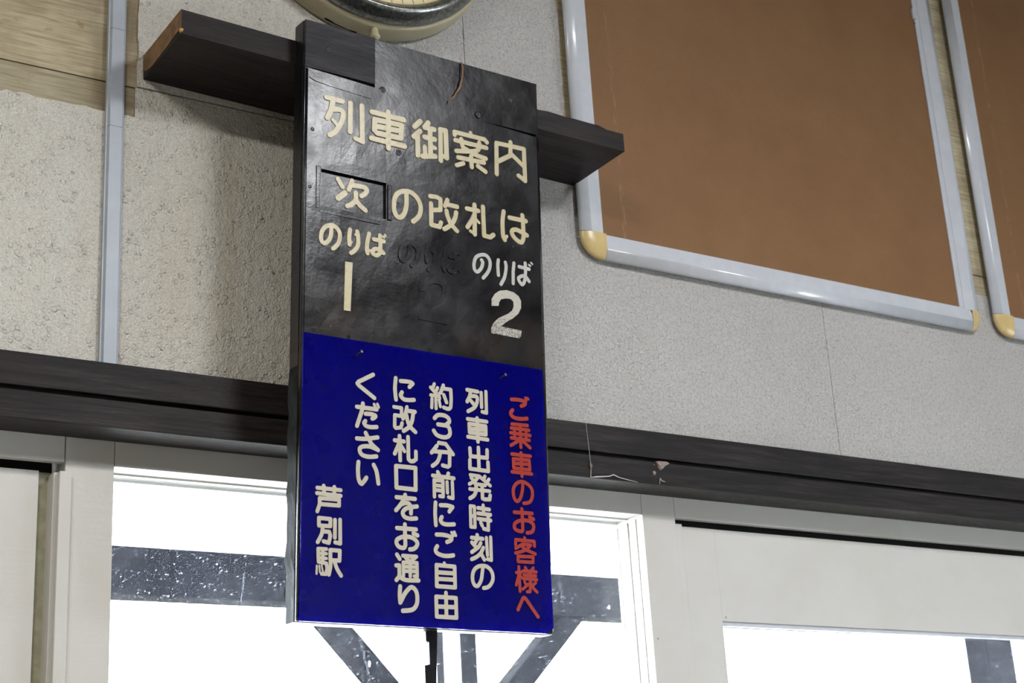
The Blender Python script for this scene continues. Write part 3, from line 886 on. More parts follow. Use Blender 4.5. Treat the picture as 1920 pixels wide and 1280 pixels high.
# --- lettering: stroke centre lines in 0.2 mm units on the board face: [smooth, radius*10, x,z, x,z ...]
LETTERS = r'''列K[[0,52,210,-687,361,-688],[1,52,271,-701,262,-756,248,-812,219,-874],[1,52,277,-784,338,-772,371,-794,363,-860,339,-918,298,-986,244,-1027],[0,36,272,-881,321,-928],[0,52,440,-687,439,-953],[0,52,553,-686,558,-1013],[0,47,491,-1005,564,-1020]]
車K[[0,52,652,-718,972,-719],[0,52,680,-784,950,-775,943,-901,705,-906,677,-886,680,-784],[0,52,690,-843,946,-833],[0,52,647,-966,978,-968],[0,52,814,-682,817,-1022]]
御K[[0,52,1140,-693,1080,-757],[0,52,1137,-788,1073,-854],[0,52,1111,-834,1114,-1022],[0,52,1222,-688,1185,-741],[0,52,1193,-739,1284,-738],[0,52,1241,-740,1245,-987],[0,52,1184,-833,1288,-833],[0,42,1261,-907,1291,-916],[0,47,1185,-928,1189,-999],[0,52,1163,-1021,1292,-994],[0,49,1349,-724,1350,-1021],[0,52,1349,-724,1404,-722,1412,-982],[0,42,1373,-972,1412,-982]]
案K[[0,46,1498,-740,1497,-712,1820,-712,1843,-734],[0,41,1669,-682,1675,-711],[0,46,1504,-790,1838,-791],[1,46,1570,-766,1583,-836,1629,-856,1715,-885,1829,-897],[1,46,1761,-759,1753,-822,1709,-851,1609,-874,1515,-892],[0,46,1534,-950,1808,-941],[0,46,1671,-913,1676,-1012],[0,44,1517,-1029,1587,-996],[0,46,1743,-989,1823,-1026]]
内K[[0,46,1945,-1021,1949,-717,2253,-710,2258,-1023,2186,-988],[0,46,2105,-675,2101,-806],[0,46,2101,-806,1955,-900],[0,46,2112,-791,2248,-886]]
次S[[0,45,344,-1398,387,-1460],[0,56,412,-1513,348,-1569],[0,47,480,-1387,464,-1433,449,-1472],[1,47,472,-1429,547,-1421,607,-1424,624,-1446,607,-1478,572,-1505],[0,47,516,-1489,519,-1562],[1,47,519,-1549,495,-1584,468,-1607,436,-1626],[0,47,521,-1559,559,-1597,610,-1629]]
のK[[1,47,994,-1390,997,-1483,990,-1546,968,-1607,929,-1643,891,-1627,871,-1570,874,-1497,896,-1441,935,-1405,985,-1388,1041,-1388,1097,-1421,1131,-1471,1140,-1521,1127,-1581,1096,-1623,1062,-1652]]
改K[[0,45,1237,-1383,1303,-1378,1342,-1390,1340,-1492,1259,-1508],[0,45,1245,-1451,1246,-1647,1330,-1652,1346,-1609],[0,45,1414,-1384,1389,-1444],[0,45,1410,-1426,1514,-1427],[1,45,1404,-1488,1415,-1538,1450,-1602,1510,-1656],[1,45,1504,-1482,1491,-1539,1450,-1608,1380,-1662]]
札K[[0,45,1618,-1423,1738,-1421],[0,45,1699,-1371,1698,-1651],[0,32,1651,-1629,1700,-1648],[0,45,1691,-1478,1671,-1521,1621,-1597],[0,27,1721,-1511,1745,-1534],[0,45,1789,-1372,1792,-1514,1796,-1646,1861,-1648,1896,-1619]]
はK[[1,45,2012,-1373,1997,-1474,2000,-1602,2018,-1643],[0,32,2018,-1638,2041,-1605],[0,45,2074,-1420,2253,-1418],[1,45,2216,-1369,2222,-1430,2223,-1520,2222,-1588,2196,-1635,2139,-1615,2099,-1572,2103,-1538,2141,-1522,2192,-1532,2262,-1555]]
のK[[1,41,269,-1857,266,-1925,247,-1976,209,-2013,181,-1999,173,-1961,184,-1907,215,-1864,265,-1841,308,-1850,344,-1887,350,-1935,337,-1985,310,-2023,287,-2044]]
りK[[1,41,446,-1846,437,-1911,441,-1981],[0,20,441,-1981,463,-1954],[1,41,514,-1851,522,-1891,525,-1943,515,-1989,483,-2032,456,-2052],[0,20,510,-1852,494,-1887]]
ばK[[1,41,628,-1848,611,-1927,607,-1995,615,-2027],[0,20,617,-2023,635,-1993],[0,41,675,-1890,772,-1891],[1,41,733,-1844,737,-1881,738,-1933,736,-1979,728,-2010,695,-2031,663,-2018,665,-1994,687,-1976,732,-1974,768,-1997],[0,23,764,-1847,772,-1855],[0,23,783,-1830,788,-1838]]
のW[[1,34,1765,-1880,1778,-1903,1760,-1958,1718,-1999,1689,-1978,1686,-1927,1708,-1864,1763,-1831,1818,-1829,1854,-1875,1849,-1943,1818,-2000,1780,-2044]]
りW[[1,34,1945,-1847,1938,-1897,1942,-1990],[1,34,2020,-1856,2027,-1904,2008,-1997,1968,-2071]]
ばW[[0,34,2113,-1847,2102,-1928,2100,-2041],[0,34,2170,-1871,2278,-1875],[1,34,2236,-1825,2238,-1897,2227,-1989,2199,-2035,2166,-2007,2162,-1978,2206,-1951,2240,-1957,2274,-1992],[0,20,2275,-1834,2292,-1842],[0,20,2301,-1810,2314,-1821]]
ごR[[1,35,2033,-3126,2099,-3120,2152,-3125,2178,-3137,2167,-3158,2135,-3173],[1,35,2041,-3220,2022,-3247,2029,-3271,2068,-3289,2131,-3290,2192,-3278],[0,24,2179,-3093,2189,-3119],[0,24,2201,-3092,2211,-3102]]
乗R[[0,32,2032,-3347,2193,-3341],[0,32,2024,-3383,2208,-3382],[0,32,2017,-3426,2220,-3428],[0,32,2021,-3470,2210,-3471],[0,32,2117,-3341,2119,-3543],[0,28,2057,-3388,2055,-3468],[0,28,2179,-3379,2176,-3468],[0,32,2099,-3486,2017,-3537],[0,32,2141,-3485,2216,-3537]]
車R[[0,32,2023,-3613,2217,-3612],[0,32,2037,-3653,2202,-3649,2208,-3733,2040,-3734,2037,-3653],[0,32,2041,-3692,2204,-3687],[0,32,2021,-3769,2225,-3768],[0,32,2120,-3594,2124,-3798]]
のR[[1,32,2130,-3859,2126,-3916,2109,-3974,2087,-4011,2063,-4022,2041,-4002,2029,-3960,2033,-3912,2057,-3874,2099,-3849,2136,-3846,2182,-3863,2218,-3894,2230,-3937,2218,-3991,2188,-4022,2136,-4033]]
おR[[0,33,2035,-4119,2219,-4114],[1,33,2113,-4084,2116,-4144,2118,-4239,2116,-4269,2097,-4279,2051,-4270,2031,-4246,2040,-4215,2079,-4191,2131,-4180,2188,-4184,2229,-4209,2231,-4243,2211,-4275,2164,-4287],[0,33,2192,-4149,2233,-4163]]
客R[[0,30,2134,-4332,2137,-4349],[0,30,2040,-4397,2044,-4354,2235,-4355,2236,-4396],[0,30,2042,-4427,2073,-4410,2115,-4387,2197,-4390,2150,-4432,2087,-4456,2038,-4468],[0,30,2106,-4407,2149,-4434,2242,-4462],[0,30,2063,-4494,2218,-4489,2216,-4536,2062,-4538,2063,-4494]]
様R[[0,29,2068,-4583,2075,-4789],[0,29,2043,-4633,2090,-4628],[0,29,2066,-4655,2038,-4737],[0,20,2081,-4654,2101,-4678],[0,29,2135,-4585,2149,-4607],[0,29,2217,-4584,2196,-4609],[0,29,2113,-4615,2247,-4616],[0,29,2117,-4648,2241,-4649],[0,29,2106,-4679,2250,-4681],[0,29,2180,-4614,2183,-4690,2179,-4786,2149,-4789],[0,26,2123,-4707,2138,-4727],[0,26,2161,-4725,2103,-4771],[0,26,2239,-4708,2202,-4736],[0,29,2187,-4711,2217,-4760,2250,-4786]]
へR[[0,32,2050,-4944,2101,-4849,2117,-4840,2132,-4849,2253,-4994]]
列L[[0,35,1575,-3098,1682,-3102],[1,35,1608,-3103,1602,-3148,1573,-3202],[1,35,1620,-3148,1661,-3145,1678,-3160,1672,-3201,1644,-3248,1582,-3287],[0,35,1607,-3187,1644,-3222],[0,33,1718,-3106,1720,-3234],[0,33,1767,-3091,1769,-3279,1725,-3275]]
車L[[0,35,1576,-3355,1769,-3357],[0,35,1590,-3395,1758,-3398,1759,-3472,1594,-3471,1590,-3395],[0,35,1595,-3436,1757,-3433],[0,35,1576,-3510,1776,-3514],[0,35,1672,-3337,1677,-3543]]
出L[[0,35,1594,-3608,1598,-3676,1767,-3674,1768,-3606],[0,35,1592,-3709,1592,-3785,1778,-3788,1774,-3712],[0,35,1680,-3594,1683,-3786]]
発L[[0,32,1595,-3838,1680,-3841,1642,-3885,1584,-3917],[0,32,1602,-3863,1632,-3886],[0,32,1683,-3840,1743,-3880,1793,-3912],[0,32,1741,-3837,1728,-3864],[0,32,1781,-3859,1758,-3891],[0,32,1641,-3911,1742,-3914],[0,32,1588,-3959,1786,-3960],[1,35,1649,-3915,1650,-3966,1629,-4011,1589,-4038],[0,35,1711,-3922,1714,-4029,1734,-4035,1785,-4031,1791,-3996]]
時L[[0,31,1590,-4104,1630,-4105,1634,-4280,1592,-4280,1590,-4104],[0,31,1594,-4186,1636,-4187],[0,34,1667,-4114,1778,-4118],[0,31,1718,-4087,1722,-4150],[0,34,1666,-4160,1790,-4162],[0,34,1668,-4206,1791,-4211],[0,34,1767,-4168,1766,-4292,1721,-4286],[0,34,1692,-4238,1705,-4260]]
刻L[[0,34,1598,-4370,1707,-4372],[0,34,1653,-4344,1655,-4367],[0,34,1652,-4380,1632,-4411],[0,34,1600,-4411,1636,-4444],[1,34,1687,-4409,1661,-4447,1598,-4491],[1,34,1713,-4447,1685,-4495,1644,-4529,1596,-4551],[0,34,1690,-4499,1721,-4547],[0,31,1745,-4360,1753,-4507],[0,32,1788,-4353,1791,-4545,1754,-4540]]
のL[[1,34,1704,-4617,1698,-4659,1687,-4715,1663,-4758,1640,-4772,1615,-4758,1601,-4720,1604,-4670,1623,-4633,1656,-4609,1696,-4599,1742,-4602,1782,-4628,1802,-4669,1800,-4714,1776,-4754,1745,-4776,1710,-4783]]
約L[[0,31,1246,-3090,1231,-3127],[0,31,1209,-3125,1253,-3163],[0,31,1278,-3120,1256,-3163],[0,31,1211,-3192,1290,-3191],[0,27,1288,-3169,1300,-3209],[0,31,1260,-3184,1262,-3301],[0,31,1223,-3223,1219,-3298],[0,27,1292,-3223,1305,-3281],[0,34,1336,-3091,1308,-3160],[0,34,1338,-3119,1409,-3119,1413,-3199,1407,-3274,1393,-3289,1373,-3292,1338,-3283],[0,34,1340,-3174,1366,-3236]]
3L[[1,37,1246,-3387,1273,-3360,1308,-3352,1352,-3355,1384,-3373,1391,-3403,1361,-3430],[0,37,1280,-3437,1351,-3438],[1,37,1356,-3435,1386,-3451,1398,-3493,1385,-3525,1350,-3541,1301,-3540,1262,-3526,1237,-3496]]
分L[[0,35,1285,-3595,1354,-3598,1388,-3638,1425,-3679],[0,35,1266,-3623,1214,-3686],[0,35,1236,-3673,1393,-3667],[1,35,1299,-3677,1289,-3721,1264,-3766,1222,-3798],[0,35,1392,-3672,1389,-3779,1372,-3791,1322,-3784]]
前L[[0,35,1273,-3846,1285,-3866],[0,35,1376,-3848,1368,-3868],[0,35,1224,-3880,1429,-3884],[0,33,1238,-4056,1237,-3917,1321,-3915,1323,-4048,1290,-4047],[0,32,1243,-3960,1320,-3960],[0,32,1242,-4000,1320,-4000],[0,32,1362,-3922,1366,-4011],[0,32,1414,-3917,1418,-4054,1376,-4048]]
にL[[1,36,1248,-4105,1243,-4191,1249,-4292],[0,36,1297,-4123,1353,-4119,1387,-4122,1414,-4128,1381,-4169],[1,36,1308,-4221,1295,-4249,1317,-4274,1365,-4279,1426,-4272]]
ごL[[1,36,1255,-4371,1316,-4368,1379,-4376,1400,-4391,1393,-4408,1356,-4425],[0,25,1401,-4341,1418,-4369],[0,25,1428,-4336,1442,-4365],[1,36,1261,-4467,1244,-4497,1261,-4525,1314,-4540,1367,-4540,1415,-4531]]
自L[[0,28,1327,-4601,1333,-4614],[0,35,1252,-4622,1427,-4624,1430,-4795,1253,-4794,1252,-4622],[0,35,1256,-4681,1423,-4680],[0,35,1256,-4734,1425,-4732]]
由L[[0,35,1246,-4880,1436,-4881,1439,-5041,1250,-5040,1246,-4880],[0,35,1251,-4959,1435,-4956],[0,35,1340,-4844,1343,-5037]]
にL[[1,36,871,-3089,863,-3180,873,-3273],[0,36,919,-3108,984,-3104,1018,-3106,1035,-3115,1003,-3149],[1,36,930,-3204,918,-3233,949,-3261,998,-3262,1046,-3254]]
改L[[0,32,854,-3338,925,-3339,927,-3408,861,-3407,860,-3505,872,-3516,920,-3506,931,-3467],[0,32,978,-3324,963,-3382,939,-3430],[0,36,983,-3356,1055,-3356],[1,36,973,-3394,987,-3452,1011,-3491,1059,-3529],[1,36,1038,-3369,1026,-3439,997,-3493,946,-3531]]
札L[[0,35,860,-3620,948,-3621],[0,35,906,-3579,912,-3783],[0,35,905,-3636,860,-3732],[0,32,919,-3656,953,-3703],[0,35,987,-3579,991,-3766,1010,-3781,1038,-3778,1062,-3759,1062,-3695]]
口L[[0,37,872,-3835,1057,-3833,1058,-4015,876,-4013,872,-3835]]
をL[[0,36,876,-4093,1051,-4092],[1,36,958,-4067,942,-4110,909,-4159,871,-4201],[1,36,913,-4154,946,-4137,984,-4133,1012,-4162,1012,-4216],[1,36,1069,-4153,1012,-4164,960,-4183,934,-4218,955,-4251,1002,-4260,1062,-4253]]
おL[[0,36,880,-4346,1059,-4344],[1,36,954,-4311,955,-4373,957,-4446,957,-4483,940,-4504,898,-4497,875,-4468,884,-4439,931,-4415,983,-4409,1035,-4420,1070,-4450,1063,-4483,1034,-4506,1001,-4512],[0,36,1035,-4379,1073,-4392]]
通L[[0,35,879,-4562,905,-4595],[0,35,872,-4650,901,-4648,902,-4735,874,-4767],[1,35,902,-4731,924,-4751,975,-4763,1081,-4759],[0,32,935,-4567,1062,-4567,1011,-4605],[0,32,960,-4582,1001,-4610],[0,30,940,-4730,937,-4621,1067,-4617,1069,-4727,1041,-4726],[0,32,1003,-4619,1003,-4729],[0,30,945,-4656,1067,-4652],[0,30,945,-4691,1066,-4687]]
りL[[1,37,909,-4817,904,-4878,909,-4945],[1,37,914,-4938,949,-4876,990,-4830,1020,-4817,1055,-4843,1068,-4895,1060,-4956,1019,-4997,933,-5010]]
くL[[0,36,656,-3089,521,-3167,509,-3183,523,-3198,668,-3286]]
だL[[0,36,506,-3380,690,-3380],[1,36,561,-3346,554,-3399,536,-3456,507,-3539],[0,25,666,-3339,678,-3363],[0,25,697,-3335,708,-3359],[1,36,587,-3429,643,-3426,678,-3435,671,-3450,650,-3463],[1,36,585,-3490,573,-3510,597,-3532,643,-3535,690,-3528]]
さL[[1,36,507,-3644,588,-3639,699,-3614],[1,36,588,-3589,611,-3628,644,-3675,704,-3720],[1,36,702,-3718,639,-3700,584,-3700,542,-3715,533,-3741,552,-3772,598,-3784,644,-3782,688,-3774]]
いL[[1,36,523,-3837,518,-3899,525,-3976,548,-4013,571,-3996,596,-3959],[1,36,663,-3847,691,-3902,707,-3996]]
芦L[[0,33,155,-4083,363,-4083],[0,33,152,-4126,364,-4129],[0,33,211,-4062,215,-4106],[0,33,306,-4063,306,-4104],[0,33,157,-4270,178,-4211,177,-4164,350,-4161,350,-4209,188,-4210]]
別L[[0,33,172,-4322,274,-4323,274,-4380,173,-4382,172,-4322],[1,33,208,-4385,198,-4449,164,-4514],[0,33,208,-4426,264,-4425,275,-4455,262,-4513,216,-4504],[0,33,314,-4326,315,-4468],[0,33,360,-4322,363,-4511,318,-4505]]
駅L[[0,30,241,-4564,168,-4566,173,-4668,243,-4676,250,-4719,237,-4760,202,-4760],[0,26,179,-4601,242,-4600],[0,26,180,-4636,242,-4637],[0,30,210,-4566,211,-4672],[0,18,160,-4700,157,-4762],[0,15,181,-4696,186,-4748],[0,15,201,-4694,212,-4740],[0,33,277,-4649,276,-4568,360,-4568,358,-4647,284,-4648],[1,33,279,-4643,278,-4699,265,-4762],[1,33,312,-4653,337,-4713,373,-4764]]'''

def catmull(P, n=5):
    if len(P) < 3:
        return P
    out = []
    Q = [2 * P[0] - P[1]] + list(P) + [2 * P[-1] - P[-2]]
    for i in range(1, len(Q) - 2):
        p0, p1, p2, p3 = Q[i - 1], Q[i], Q[i + 1], Q[i + 2]
        for k in range(n):
            t = k / n
            out.append(.5 * (2 * p1 + (p2 - p0) * t + (2 * p0 - 5 * p1 + 4 * p2 - p3) * t * t + (3 * p1 - p0 - 3 * p2 + p3) * t ** 3))
    out.append(P[-1])
    return out

def contours(F, xs, zs):
    """zero contours of a grid (inside = negative), linear interpolation, marching squares"""
    ny, nx = F.shape
    segs = {}
    def edge(a, b):
        return (a, b) if a < b else (b, a)
    pt = {}
    def P(a, b):
        e = edge(a, b)
        if e not in pt:
            fa, fb = F[a], F[b]
            t = fa / (fa - fb)
            pt[e] = (xs[a[1]] + (xs[b[1]] - xs[a[1]]) * t, zs[a[0]] + (zs[b[0]] - zs[a[0]]) * t)
        return e
    ins = F < 0
    cells = np.argwhere((ins[:-1, :-1] ^ ins[1:, 1:]) | (ins[:-1, :-1] ^ ins[:-1, 1:]) | (ins[:-1, :-1] ^ ins[1:, :-1]))
    for i, j in cells:
        i, j = int(i), int(j)
        c = [(i, j), (i, j + 1), (i + 1, j + 1), (i + 1, j)]
        s = [bool(ins[q]) for q in c]
        en = []
        for k in range(4):
            a, b = c[k], c[(k + 1) % 4]
            if s[k] != s[(k + 1) % 4]:
                en.append((P(a, b), s[k]))
        # walk: from inside->outside crossing to the outside->inside one
        if len(en) == 2:
            a, b = (en[0][0], en[1][0]) if en[0][1] else (en[1][0], en[0][0])
            segs.setdefault(a, []).append(b)
        elif len(en) == 4:
            o_ = [e for e, f in en if f]
            n_ = [e for e, f in en if not f]
            idx = [e for e, f in en]
            for e in o_:
                k = idx.index(e)
                segs.setdefault(e, []).append(idx[(k + 1) % 4])
    loops = []
    while segs:
        a = next(iter(segs))
        st = a
        lp = []
        while a in segs:
            lp.append(pt[a])
            nx_ = segs[a].pop()
            if not segs[a]:
                del segs[a]
            a = nx_
            if a == st:
                break
        if len(lp) > 5:
            loops.append(np.array(lp))
    return loops

def rdp(P, e):
    if len(P) < 3:
        return [tuple(p) for p in P]
    a, b = P[0], P[-1]
    d = b - a
    n = math.hypot(*d)
    q = P - a
    dist = np.hypot(q[:, 0], q[:, 1]) if n < 1e-9 else np.abs(d[0] * q[:, 1] - d[1] * q[:, 0]) / n
    i = int(dist.argmax())
    if dist[i] < e:
        return [tuple(a), tuple(b)]
    return rdp(P[:i + 1], e)[:-1] + rdp(P[i:], e)

def outline_mesh(loops, y, depth, bev):
    cu = bpy.data.curves.new('c', 'CURVE')
    cu.dimensions = '2D'
    cu.fill_mode = 'BOTH'
    for lp in loops:
        s = cu.splines.new('POLY')
        s.points.add(len(lp) - 1)
        for p, (x, z) in zip(s.points, lp):
            p.co = (x, z, 0, 1)
        s.use_cyclic_u = True
    cu.extrude = max(depth / 2 - bev, 0)
    cu.bevel_depth = bev
    cu.bevel_resolution = 2
    cu.offset = -bev
    o = bpy.data.objects.new('c', cu)
    C.objects.link(o)
    me = bpy.data.meshes.new_from_object(o.evaluated_get(bpy.context.evaluated_depsgraph_get()))
    bpy.data.objects.remove(o)
    # curve x,y,z -> board x, -, z ; front faces towards -y
    for v in me.vertices:
        x, yy, zz = v.co
        v.co = (x, y - zz, yy)
    me.flip_normals()
    me.materials.clear()
    return me

def glyph(strokes, y, depth, bev, shift=(0, 0)):
    segs = []
    lo = np.array([9., 9.]); hi = -lo
    for st in strokes:
        sm, r = st[0], st[1] / 10000.
        P = [np.array((st[i] / 5000., st[i + 1] / 5000.)) for i in range(2, len(st), 2)]
        P = catmull(P) if sm else P
        for p in P:
            lo = np.minimum(lo, p - r); hi = np.maximum(hi, p + r)
        segs += [(a, b, r) for a, b in zip(P[:-1], P[1:])]
    h = .00055
    xs = np.arange(lo[0] - 3 * h, hi[0] + 4 * h, h)
    zs = np.arange(lo[1] - 3 * h, hi[1] + 4 * h, h)
    X, Z = np.meshgrid(xs, zs)
    D = np.full(X.shape, 9.)
    for a, b, r in segs:
        d = b - a
        t = np.clip(((X - a[0]) * d[0] + (Z - a[1]) * d[1]) / (d @ d + 1e-14), 0, 1)
        D = np.minimum(D, np.hypot(X - a[0] - t * d[0], Z - a[1] - t * d[1]) - r)
    D[D == 0] = 1e-9
    L = []
    for lp in contours(D, xs, zs):
        k = len(lp) // 2
        Q = rdp(lp[:k + 1], .00010)[:-1] + rdp(np.vstack([lp[k:], lp[:1]]), .00010)[:-1]
        if len(Q) > 3:
            L.append([(x + shift[0], z + shift[1]) for x, z in Q])
    return outline_mesh(L, y, depth, bev)

bp = prism('blue_panel', [(.0028, -.5632), (.4753, -.5622), (.4790, -.80), (.4828, -1.0165), (.4683, -1.0262), (.0038, -1.0266)], -.0062, -.0012, BLUE, nb)
bp['label'] = 'glossy blue acrylic panel lettered in ivory and red'
mod = bp.modifiers.new('b', 'BEVEL'); mod.width = .0008; mod.segments = 2; mod.limit_method = 'ANGLE'
MATS = {'K': CREAM, 'S': CREAM, 'W': WHITE, 'R': RED, 'L': PRINT}
data = []
for ln in LETTERS.strip().split('\n'):
    data.append((ln[0], ln[1], json.loads(ln[2:])))
seen_row = []
ghost = []
for ch, g, st in data:
    if g == 'K':
        me = glyph(st, -.0006, .0022, .0007); par = nb
    elif g == 'S':
        me = glyph(st, .0061, .0020, .0007); par = pl
    elif g == 'W':
        me = glyph(st, -.0004, .0009, .0002); par = nb
    else:
        me = glyph(st, -.00635, .0003, 0); par = bp
    link('character', me, MATS[g], par)
    if g == 'K' and ch in 'のりば' and st[0][3] < -1700:
        ghost.append(st)
TWO = [[1863, -2290], [1864, -2226], [1899, -2172], [1950, -2134], [2027, -2116], [2103, -2124], [2154, -2152], [2180, -2193], [2178, -2260], [2149, -2316], [2088, -2370], [2011, -2419], [1959, -2464], [2177, -2471], [2170, -2527], [2151, -2546], [1853, -2542], [1854, -2494], [1884, -2439], [1936, -2390], [2038, -2334], [2082, -2298], [2098, -2258], [2097, -2214], [2067, -2193], [2016, -2196], [1965, -2213], [1944, -2242], [1938, -2278]]
ONE = [[403, -2136], [474, -2134], [457, -2563], [393, -2566]]
T2 = [(x / 5000., z / 5000.) for x, z in TWO]
link('numeral', outline_mesh([[(x / 5000., z / 5000.) for x, z in ONE]], -.0004, .0012, .0002), CREAM, nb)
link('numeral', outline_mesh([T2], -.0004, .0009, .0001), WORN, nb)
# painted-over relief of an older platform label in the middle
for st in ghost:
    o = link('painted_over_character', glyph(st, -.0006, .0022, .0007, (.152, -.003)), BLACK, nb)
link('painted_over_numeral', outline_mesh([[(x - .149, z + .002) for x, z in T2]], -.0005, .0016, .0005), BLACK, nb)

def screw(x, z, r, y, m, name='screw', recess=True):
    bm = bmesh.new()
    n = 16
    prof = [(r, .0), (r * .96, -.0007), (r * .7, -.0014), (r * .45, -.0016), (r * .30, -.0006 if recess else -.0017), (0, -.0006 if recess else -.0018)]
    me = ring_mesh([(a, y + b) for a, b in prof], x, z, n)
    return link(name, me, m, nb)
for x, z in ((.153, -.0952), (.3524, -.0957), (.1851, -.2074), (.1804, -.3049), (.1804, -.4073)):
    screw(x, z, .0062, .0008, SCREWB)
screw(.0454, -.0464, .0052, -.0006, SCREWB)
screw(.4251, -.0482, .0058, .0024, SCREWB)
for x, z in ((.0168, -.202), (.0134, -.3072)):
    screw(x, z, .0042, .0008, mat_simple('dull_screw', (.05, .05, .055), .3, metal=.4), 'screw', False)
for x, z in ((.0888, -.5575), (.2449, -.5583), (.4036, -.5560)):
    link('screw_hole', ring_mesh([(.0036, -.0002), (.0028, -.0008), (.0022, -.0002), (0, -.0001)], x, z, 14), DARK, nb)
# screws that hold the blue panel, standing proud of it
for x, z in ((.1052, -.5834), (.3894, -.5843)):
    c = tube('panel_screw', [(x - .0060, -.0050, z - .0060), (x - .0035, -.0100, z - .0035), (x - .0010, -.0150, z - .0010)], .0014, SCREWB, nb, 8)
    tube('panel_screw_head', [(x - .0012, -.0150, z - .0010), (x - .0004, -.0166, z - .0004), (x, -.0172, z)], [.0024, .0030, .0016], SCREW, nb, 12)
tw = tube('dried_stem', [(.3170, -.0005, -.0010), (.3172, -.0040, -.0120), (.3172, -.0030, -.0288), (.3111, -.0040, -.0516), (.3050, -.0035, -.0620), (.2983, -.0025, -.0737), (.2879, -.0015, -.0846), (.2865, -.0010, -.0915)], [.0015, .0015, .0014, .0018, .0016, .0013, .0009, .0004], RUSTY, nb, 7)
tube('stem_spur', [(.3090, -.004, -.0560), (.3150, -.007, -.0600)], [.0010, .0003], RUSTY, nb, 5)
tube('nail', [(BW - .001, .020, -.052), (BW + .006, .019, -.0475)], [.0012, .0022], SCREWB, nb, 6)

# notched strip hanging down behind the board
sp = [(1.3225, 2.03), (1.3225, 1.9935), (1.3280, 1.9920), (1.3280, 1.9555), (1.3185, 1.9540), (1.3185, 1.915), (1.3230, 1.912), (1.3230, 1.86), (1.3180, 1.858), (1.3180, 1.60), (1.3400, 1.60), (1.3385, 1.915), (1.3460, 2.03)]
spo = prism('support_strip', [(x, z) for x, z in sp], -.116, -.108, BLACK)
spo.parent = nb
bpy.context.view_layer.update()
spo.matrix_parent_inverse = nb.matrix_world.inverted()

# ------------------------------------------------------------------ dust, webs and grit on the beam
wb_ = tag(tube('cobweb', [(1.730, -.0465, 2.428), (1.7320, -.050, 2.342), (1.7315, -.0475, 2.3215), (1.745, -.047, 2.3235), (1.773, -.049, 2.3265), (1.785, -.047, 2.331), (1.800, -.047, 2.3265), (1.842, -.0465, 2.3215)], [.0003, .0004, .0008, .0014, .0010, .0012, .0008, .0003], WEB, None, 5),
          'thin pale cobweb hanging on the dark beam just right of the blue panel', 'cobweb')
bmc = tag(tube('cobweb', [(1.895, -.0460, 2.3215), (1.897, -.0475, 2.334), (1.901, -.0475, 2.329), (1.910, -.0465, 2.328)], [.0003, .0009, .0008, .0003], WEB, None, 5),
          'tiny tuft of cobweb on the beam above the right window post', 'cobweb')
bm = bmesh.new()
rc = random.Random(4)
def lump(bm, outline, y0, th):
    """crumbly lump: outline in x,z, domed and roughened"""
    cx = sum(p[0] for p in outline) / len(outline); cz = sum(p[1] for p in outline) / len(outline)
    c = bm.verts.new((cx, y0 - th, cz))
    rings = []
    for f, d in ((.5, .95), (.8, .75), (1., 0.)):
        rings.append([bm.verts.new((cx + (x - cx) * f * rc.uniform(.9, 1.08), y0 - th * d * rc.uniform(.75, 1.2), cz + (z - cz) * f * rc.uniform(.9, 1.08))) for x, z in outline])
    n = len(outline)
    for i in range(n):
        bm.faces.new((c, rings[0][i], rings[0][(i + 1) % n]))
        for a, b in zip(rings[:-1], rings[1:]):
            bm.faces.new((a[i], b[i], b[(i + 1) % n], a[(i + 1) % n]))
    bm.faces.new(rings[-1])
lump(bm, [(1.888, 2.3665), (1.897, 2.3690), (1.908, 2.3700), (1.919, 2.3690), (1.925, 2.3660), (1.917, 2.3615), (1.910, 2.3570), (1.907, 2.3520), (1.900, 2.3500), (1.896, 2.3550), (1.894, 2.3600)], -.0452, .004)
lump(bm, [(1.8805, 2.3445), (1.8830, 2.3480), (1.8870, 2.3475), (1.8885, 2.3440), (1.8870, 2.3400), (1.8825, 2.3395)], -.0452, .003)
lump(bm, [(1.8835, 2.3605), (1.8860, 2.3618), (1.8870, 2.3595), (1.8848, 2.3585)], -.0452, .002)
cl = link('clay_clump', finish(bm), CLAY)
cl['kind'] = 'stuff'
tag(cl, 'crumbling grey-pink lump of dried clay stuck in the beam groove', 'clay lump')
for nm, x, z, lb in (('cocoon', 1.7335, 2.344, 'small brown cocoon hanging in the cobweb on the beam'),):
    bm = bmesh.new()
    bmesh.ops.create_icosphere(bm, subdivisions=2, radius=1)
    for v in bm.verts:
        v.co = Vector((x + v.co.x * .0035, -.0475 + v.co.y * .003, z + v.co.z * .005))
    tag(link(nm, finish(bm), mat_simple('cocoon_fibre', (.16, .10, .06), .8)), lb, 'cocoon')

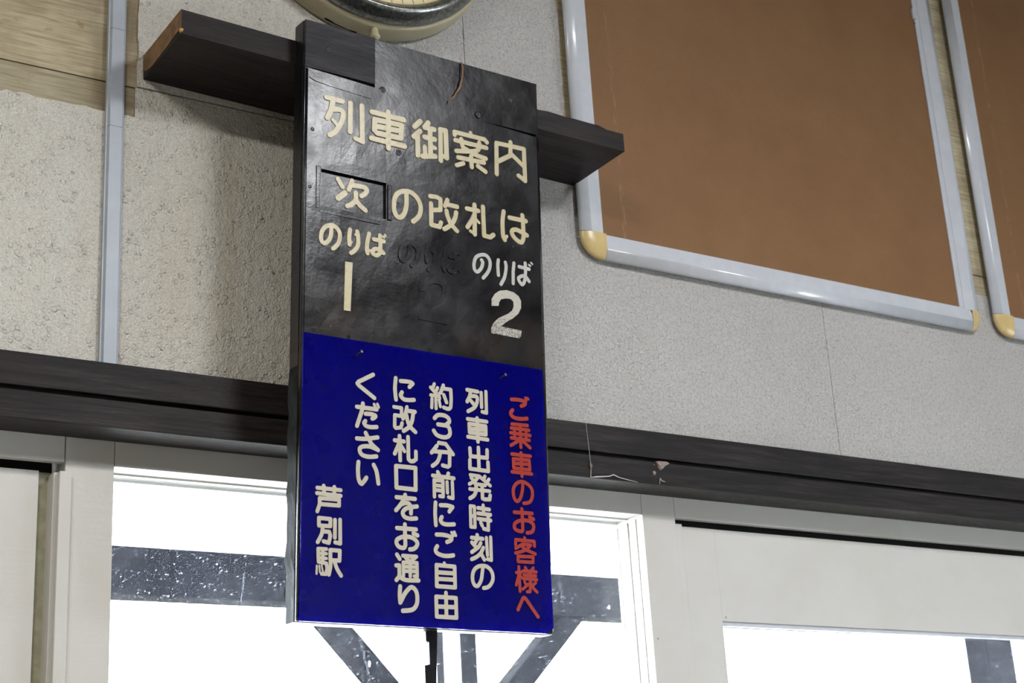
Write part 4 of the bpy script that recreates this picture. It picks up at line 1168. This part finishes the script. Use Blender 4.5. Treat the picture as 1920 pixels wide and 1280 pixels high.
# ------------------------------------------------------------------ outside on the platform
struct(box('ground', -14, 26, .13, 40, -.25, -.05, CONCR))
def beam_between(name, p, q, wd, dp, m, parent):
    p, q = Vector(p), Vector(q)
    d = (q - p)
    L = d.length
    a = math.atan2(d.z, d.x)
    bm = bmesh.new()
    for v in add_box(bm, 0, L, -dp / 2, dp / 2, -wd / 2, wd / 2):
        x, z = v.co.x, v.co.z
        v.co = (p.x + x * math.cos(a) - z * math.sin(a), p.y + v.co.y, p.z + x * math.sin(a) + z * math.cos(a))
    return link(name, finish(bm, .004), m, parent)
cf = tag(empty('platform_canopy', (3.0, 2.56, -.05)), 'grey timber canopy frame with a horizontal beam, seen through the dusty middle window', 'canopy frame')
def cfp(x, z): return (x - 3.0, 0, z + .05)
box('beam', -6, 2.2, -.06, .06, 2.607, 2.765, TIMBER, cf, .004)
box('post', -.06, .05, -.055, .055, 0, 2.607, TIMBER, cf, .004)
beam_between('brace', cfp(2.40, 2.60), cfp(3.0, 1.97), .075, .09, TIMBER, cf)
beam_between('brace', cfp(3.53, 2.60), cfp(3.02, 2.085), .085, .09, TIMBER, cf)
tag(box('canopy_post', 5.72, 5.90, 2.50, 2.62, -.05, 3.0, TIMBER, None, .004), 'dark grey timber post seen through the right door glass', 'post')
tag(tube('downpipe', [(2.905, 2.44, -.05), (2.905, 2.44, 2.56)], .028, PALE, None, 16), 'pale downpipe beside the canopy post outside the middle window', 'pipe')
fb = tag(box('fascia_board', -2, 4.6, 1.60, 1.63, 2.622, 2.700, PALE, None, .003), 'white fascia board outside, blown out across the top of the middle window', 'board')
lb = tag(empty('pipe_bracket', (2.82, 1.58, 2.60)), 'small grey bracket hanging outside just right of the blue panel', 'bracket')
box('bracket_plate', -.040, .030, -.005, .02, .012, .022, COND, lb, .002)
tube('bracket_arm', [(.004, .0, .014), (.012, 0, -.022)], [.010, .006], COND, lb, 10)
tag(tube('overhead_cable', [(2.2, 1.58, 2.34), (2.774, 1.58, 2.541), (2.998, 1.58, 2.615), (3.30, 1.585, 2.715)], .0065, COND, None, 8), 'grey cable sloping upward outside the middle window, right of the blue panel', 'cable')

# left ceiling lamp and, on the right, an added panel standing in for daylight (above the frame)
for x, y, lbn in ((-.9, -2.6, 'long fluorescent ceiling lamp on the left, above the frame'), (2.25, -2.9, 'unseen ceiling panel on the right standing in for daylight, above the frame')):
    t = tag(empty('ceiling_light', (x, y, 4.1)), lbn, 'lamp')
    box('light_housing', -.66, .66, -.16, .16, -.13, -.001, LAMPM, t, .01)
